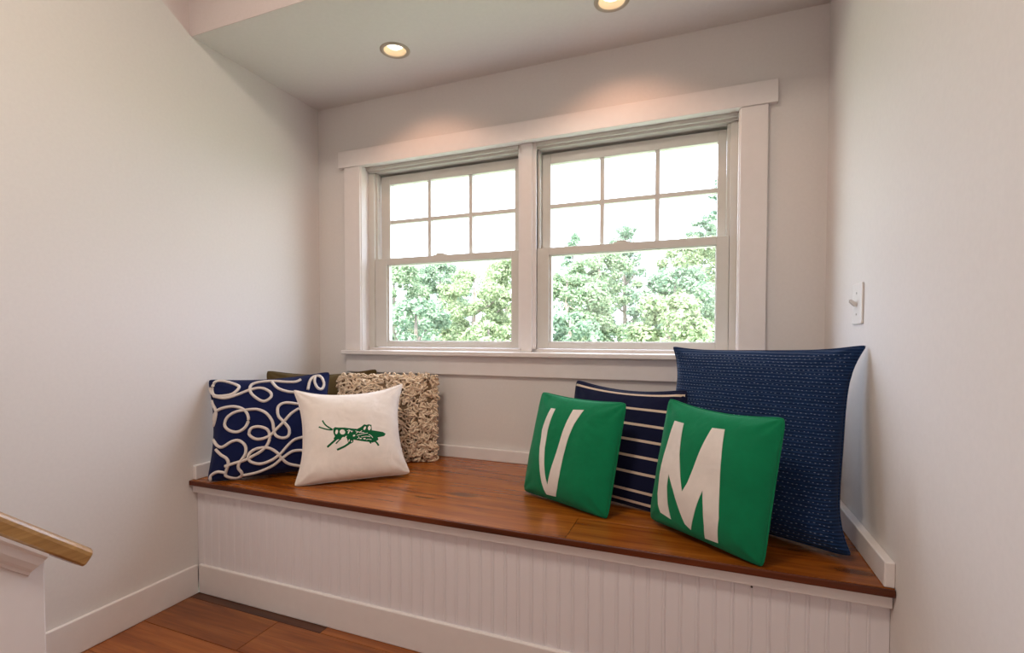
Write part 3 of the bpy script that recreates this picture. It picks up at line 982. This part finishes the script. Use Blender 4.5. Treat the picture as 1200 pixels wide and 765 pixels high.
M_UV = [(-0.6777, 0.6757), (-0.4739, 0.675), (-0.4405, 0.4541), (-0.393, 0.1786), (-0.2847, -0.1244), (-0.1958, -0.3423), (-0.1303, -0.1908), (-0.0714, 0.0896), (0.0024, 0.4324), (0.0529, 0.7083), (0.2507, 0.725), (0.3324, 0.2917), (0.3892, -0.1489), (0.4447, -0.5315), (0.4226, -0.8911), (0.2024, -0.909), (0.212, -0.7139), (0.1863, -0.4632), (0.1356, -0.2211), (0.0932, -0.3887), (0.0398, -0.6149), (-0.0239, -0.863), (-0.1218, -0.8044), (-0.2414, -0.5983), (-0.3789, -0.3668), (-0.531, -0.1586), (-0.5302, -0.3528), (-0.4817, -0.617), (-0.4078, -0.8293), (-0.6482, -0.7982), (-0.7082, -0.6847), (-0.7671, -0.5293), (-0.7656, -0.2435), (-0.7479, 0.1039), (-0.7084, 0.4021)]
STRIPE_V = [0.9089, 0.605, 0.3281, 0.0701, -0.1893, -0.4488, -0.7365, -0.9153]
#@UV_END

# ------------------------------------------------------------------ pillows
make_pillow('olive', 'throw_pillow', 'plain olive-brown velvet pillow hidden behind the others in the left corner', F_OLIVE)

# shaggy loop pillow
root, P = make_pillow('loop', 'throw_pillow', 'shaggy beige loop-yarn pillow leaning at the back, behind the grasshopper pillow', F_LOOP_SHADE, seam=False)
random.seed(3)
lb = MB()
def add_loop(c, nrm, rad, r):
    nrm = Vector(nrm).normalized()
    a = Vector((random.uniform(-1, 1), random.uniform(-1, 1), random.uniform(-1, 1)))
    a = (a - nrm * a.dot(nrm)).normalized()
    lean = nrm * random.uniform(.1, .55) + Vector((random.uniform(-.8, .8), random.uniform(-.2, .2), random.uniform(-1.0, .35)))
    lean.normalize()
    ctr = Vector(c) + lean * rad * .75
    pts = []
    for k_ in range(9):
        an = 2 * PI * k_ / 9
        pts.append(ctr + a * math.cos(an) * rad * .8 + lean * math.sin(an) * rad)
    pts = [(p.x, p.y, max(p.z, r + .001)) for p in pts]
    lb.tube(pts, r, 5, True)
for i in range(820):
    u, v = random.uniform(-1, 1), random.uniform(-1, 1)
    p = psurf(P, u, v, -1)
    q = Vector(psurf(P, u + .01, v, -1)) - Vector(psurf(P, u - .01, v, -1))
    s_ = Vector(psurf(P, u, v + .01, -1)) - Vector(psurf(P, u, v - .01, -1))
    nrm = q.cross(s_)
    if nrm.length < 1e-9:
        continue
    nrm.normalize()
    if nrm.y > 0:
        nrm = -nrm
    add_loop(p, nrm, random.uniform(.0115, .0155), random.uniform(.0034, .0043))
for i in range(260):      # fringe of loops round the edge
    s_ = random.uniform(-1, 1)
    u, v = random.choice([(1, s_), (s_, 1), (-1, s_), (s_, 1), (1, s_)])
    p = psurf(P, u * .995, v * .995, random.choice((-1, 1)))
    nrm = Vector((u * (abs(u) == 1), random.uniform(-.4, .4), v * (abs(v) == 1)))
    add_loop(p, nrm, random.uniform(.009, .013), random.uniform(.0029, .0037))
for i in range(40):      # bigger loops at the lower edge
    p = psurf(P, random.uniform(-1, 1.0), -.97, -1)
    add_loop(p, (random.uniform(-.2, .3), -1, .1), random.uniform(.012, .016), .0034)
lo = lb.build('yarn_loops', F_LOOP, root, 0, True)
lo['kind'] = 'stuff'

# navy pillow with looping white cord
root, P = make_pillow('rope', 'throw_pillow', 'navy pillow with white looping cord, leaning by the left wall', F_NAVY)
for pts in ROPE_UV:
    c = catmull(pts, 6)
    MB().tube([psurf(P, p.x, p.y, -1, .0028) for p in c], .0060, 7).build('rope_trim', F_ROPE, root, 0, True)

# cream pillow with a green grasshopper print
root, P = make_pillow('hopper', 'throw_pillow', 'cream canvas pillow with a green grasshopper print', F_CREAM)
patch(P, HOP_BODY, 'insect_print', F_INKGREEN, root, .0006, .03)
for p_, w_ in HOP_STROKES:
    patch(P, [stroke(p_, w_)], 'insect_print', F_INKGREEN, root, .0006, .03)
for p_, w_ in HOP_GAPS:
    patch(P, [stroke(p_, w_)], 'print_gap', F_CREAM, root, .0011, .03)
for p_ in HOP_HOLES:
    patch(P, [p_], 'print_gap', F_CREAM, root, .0011, .03)

# big quilted navy pillow
root, P = make_pillow('big', 'throw_pillow', 'largest pillow, dark navy quilted with rows of pale stitches, in the right corner', F_KANTHA)
random.seed(9)
sb = MB()
NR, NC = 41, 43
for r in range(NR):
    for c in range(NC):
        u = -0.955 + 1.91 * (c + (.5 if r % 2 else 0) + random.uniform(-.12, .12)) / NC
        v = -0.955 + 1.91 * (r + random.uniform(-.10, .10)) / NR
        if abs(u) > .97:
            continue
        le = random.uniform(.0036, .0056) / (P['w'])
        p = [psurf(P, u + s_ * le, v + .0 * s_, -1, .0006) for s_ in (-1, 0, 1)]
        sb.tube(p, [.0005, .0010, .0005], 4)
so = sb.build('running_stitches', F_STITCH, root)
so['kind'] = 'stuff'

# striped navy pillow
root, P = make_pillow('stripe', 'throw_pillow', 'dark navy pillow with thin tan stripes, between the two green pillows', F_STRIPE_NAVY)
for v in STRIPE_V:
    hw_ = .021
    pts = [(-.985 + 1.97 * i / 30, v - hw_) for i in range(31)] + [(.985 - 1.97 * i / 30, v + hw_) for i in range(31)]
    patch(P, [pts], 'stripe', F_STRIPE, root, .0014, .04)

# green letter pillows
root, P = make_pillow('green_v', 'throw_pillow', 'green pillow with a white letter V', F_GREEN)
patch(P, [V_UV], 'letter', F_LETTER, root, .0016, .05)
root, P = make_pillow('green_m', 'throw_pillow', 'green pillow with a white letter M', F_GREEN)
patch(P, [M_UV], 'letter', F_LETTER, root, .0016, .05)

# ------------------------------------------------------------------ outdoors
struct(box('ground_outside', M_GRASS, (-60, 60, 0.6, 90, -3.3, -3.2)))


def tree(label, x, y, top, rad, m, n, seed, leaf=.052, lobes=9, conifer=False, crown_low=None):
    rnd = random.Random(seed)
    g = -3.2
    root = thing('tree', label, 'tree', (x, y, g), 0, 'trees outside the window')
    h = top - g
    low = (crown_low - g) if crown_low is not None else h * .35
    tb = MB()
    tb.tube([(0, 0, 0), (rad * .03, 0, h * .4), (rad * -.03, rad * .02, h * .75), (0, 0, h * .96)], [.16, .12, .07, .02], 8)
    for k_ in range(8):
        an = rnd.uniform(0, 2 * PI)
        z0 = low + (h - low) * rnd.uniform(.05, .7)
        rr = rad * rnd.uniform(.5, .8)
        tb.tube([(0, 0, z0), (rr * .5 * math.cos(an), rr * .5 * math.sin(an), z0 + .25), (rr * math.cos(an), rr * math.sin(an), z0 + .6)], [.05, .035, .01], 5)
    tb.build('trunk', M_BARK, root, 0, True)
    lb_ = MB()
    cl = []
    if conifer:
        nz = int((h - low) / .42)
        for k_ in range(nz):
            f = k_ / nz
            z = low + (h - low) * f
            rr = rad * (1 - f) ** .62 + .12
            for q in range(6):
                an = rnd.uniform(0, 2 * PI)
                for s_ in (.45, .75, 1.0):
                    cl.append((rr * s_ * math.cos(an), rr * s_ * math.sin(an), z + rnd.uniform(-.1, .25) + .18 * s_, .16 + .14 * rnd.random(), .6))
        cl.append((0, 0, h - .05, .14, 1.4))
    else:
        for k_ in range(lobes * 11):
            an, f = rnd.uniform(0, 2 * PI), rnd.random() ** .8
            z = low + (h - low) * f
            prof_ = math.sqrt(max(0.03, 1 - abs((f - .42) / .62) ** 3.2))
            sz = rnd.uniform(.16, .34) * (rad / 1.3)
            rr = max(.05, rad * 1.08 * prof_ - sz) * math.sqrt(rnd.uniform(.25, 1))
            cl.append((rr * math.cos(an), rr * math.sin(an), min(z, h - sz * .6), sz, .75))
    per = max(3, int(n * (1.0 if conifer else 2.4)) // len(cl))
    for (cx_, cy_, cz_, s_, fl) in cl:
        for q in range(per):
            dv = Vector((rnd.gauss(0, 1), rnd.gauss(0, 1), rnd.gauss(0, 1))).normalized()
            rr = s_ * rnd.uniform(.55, 1.05)
            p = Vector((cx_ + dv.x * rr, cy_ + dv.y * rr, cz_ + dv.z * rr * fl))
            a = Vector((rnd.gauss(0, 1), rnd.gauss(0, 1), rnd.gauss(0, .5))).normalized()
            nr = (dv + Vector((rnd.gauss(0, .6), rnd.gauss(0, .6), rnd.gauss(.4, .6)))).normalized()
            b_ = nr.cross(a)
            if b_.length < .05:
                continue
            b_.normalize()
            a = b_.cross(nr)
            ls = leaf * rnd.uniform(.6, 1.3)
            wd_ = ls * (.22 if conifer else .55)
            i0 = len(lb_.v)
            lb_.v += [tuple(p - a * ls), tuple(p + b_ * wd_ - nr * ls * .15), tuple(p + a * ls), tuple(p - b_ * wd_ - nr * ls * .15)]
            lb_.f += [(i0, i0 + 1, i0 + 2, i0 + 3)]
    me_ = bpy.data.meshes.new('foliage')
    me_.from_pydata(lb_.v, [], lb_.f)
    fo = put('foliage', me_, m, root)
    fo['kind'] = 'stuff'
    return root


T_ = [
    # label, x, y, top, crown radius, leaf, leaves, seed
    ('low blue-green bush crown at the bottom left of the left window', -4.25, 8.0, 1.85, 1.0, M_LEAF[1], 5000, 3),
    ('low yellow-green bush crown at the bottom centre of the left window', -2.55, 8.3, 1.35, .75, M_LEAF[2], 4000, 13),
    ('round yellow-green tree low at the right of the right window', 1.25, 8.8, 1.85, 1.05, M_LEAF[2], 6000, 8),
    ('small blue-green tree low at the left of the right window', -0.75, 8.6, 1.55, .85, M_LEAF[1], 4500, 14),
    ('pale leafy tree standing highest at the far left of the left window', -7.3, 11.7, 3.5, 1.4, M_LEAF[0], 9000, 1),
    ('yellowish tree in the middle of the left window', -4.45, 11.7, 3.0, 1.4, M_LEAF[2], 9000, 2),
    ('tree half behind the mullion between the two windows', -1.6, 11.7, 2.75, 1.4, M_LEAF[0], 9000, 6),
    ('blue-green tree in the centre of the right window', 1.25, 11.9, 2.75, 1.4, M_LEAF[1], 9000, 7),
    ('blue-green tree in the second row, centre of the left window', -7.5, 15.2, 3.8, 1.5, M_LEAF[1], 9000, 31),
    ('pale yellowish tree in the second row, right edge of the left window', -4.4, 15.2, 3.8, 1.45, M_LEAF[2], 9000, 32),
    ('pale tree in the second row, left part of the right window', -1.35, 15.2, 3.95, 1.45, M_LEAF[0], 9000, 33),
    ('pale round-crowned tree in the second row, right edge of the right window', 1.7, 15.2, 4.1, 1.45, M_LEAF[2], 9000, 34),
    ('green tree in the third row, seen over the left window trees at their left', -10.0, 19.8, 4.6, 1.7, M_LEAF[0], 9000, 51),
    ('yellowish tree in the third row, seen over the left window trees at their right', -6.5, 19.8, 4.4, 1.7, M_LEAF[2], 9000, 52),
]
for a in T_:
    tree(*a)
tree('tall pine rising at the right edge of the right window', 2.75, 18.9, 6.9, 2.3, M_NEEDLE, 30000, 21, leaf=.10, conifer=True, crown_low=.2)
tree('distant pine tip above the centre of the right window', -1.15, 20.0, 5.65, 1.2, M_NEEDLE, 12000, 22, leaf=.10, conifer=True, crown_low=.6)
tree('distant pine tip at the left of the right window', -4.3, 23.6, 6.3, 1.0, M_NEEDLE, 7000, 23, leaf=.10, conifer=True, crown_low=.6)
tree('pale hazy tree in the third row, beside the right-hand tall pine', 6.8, 19.6, 4.3, 1.6, M_LEAF[1], 8000, 42)
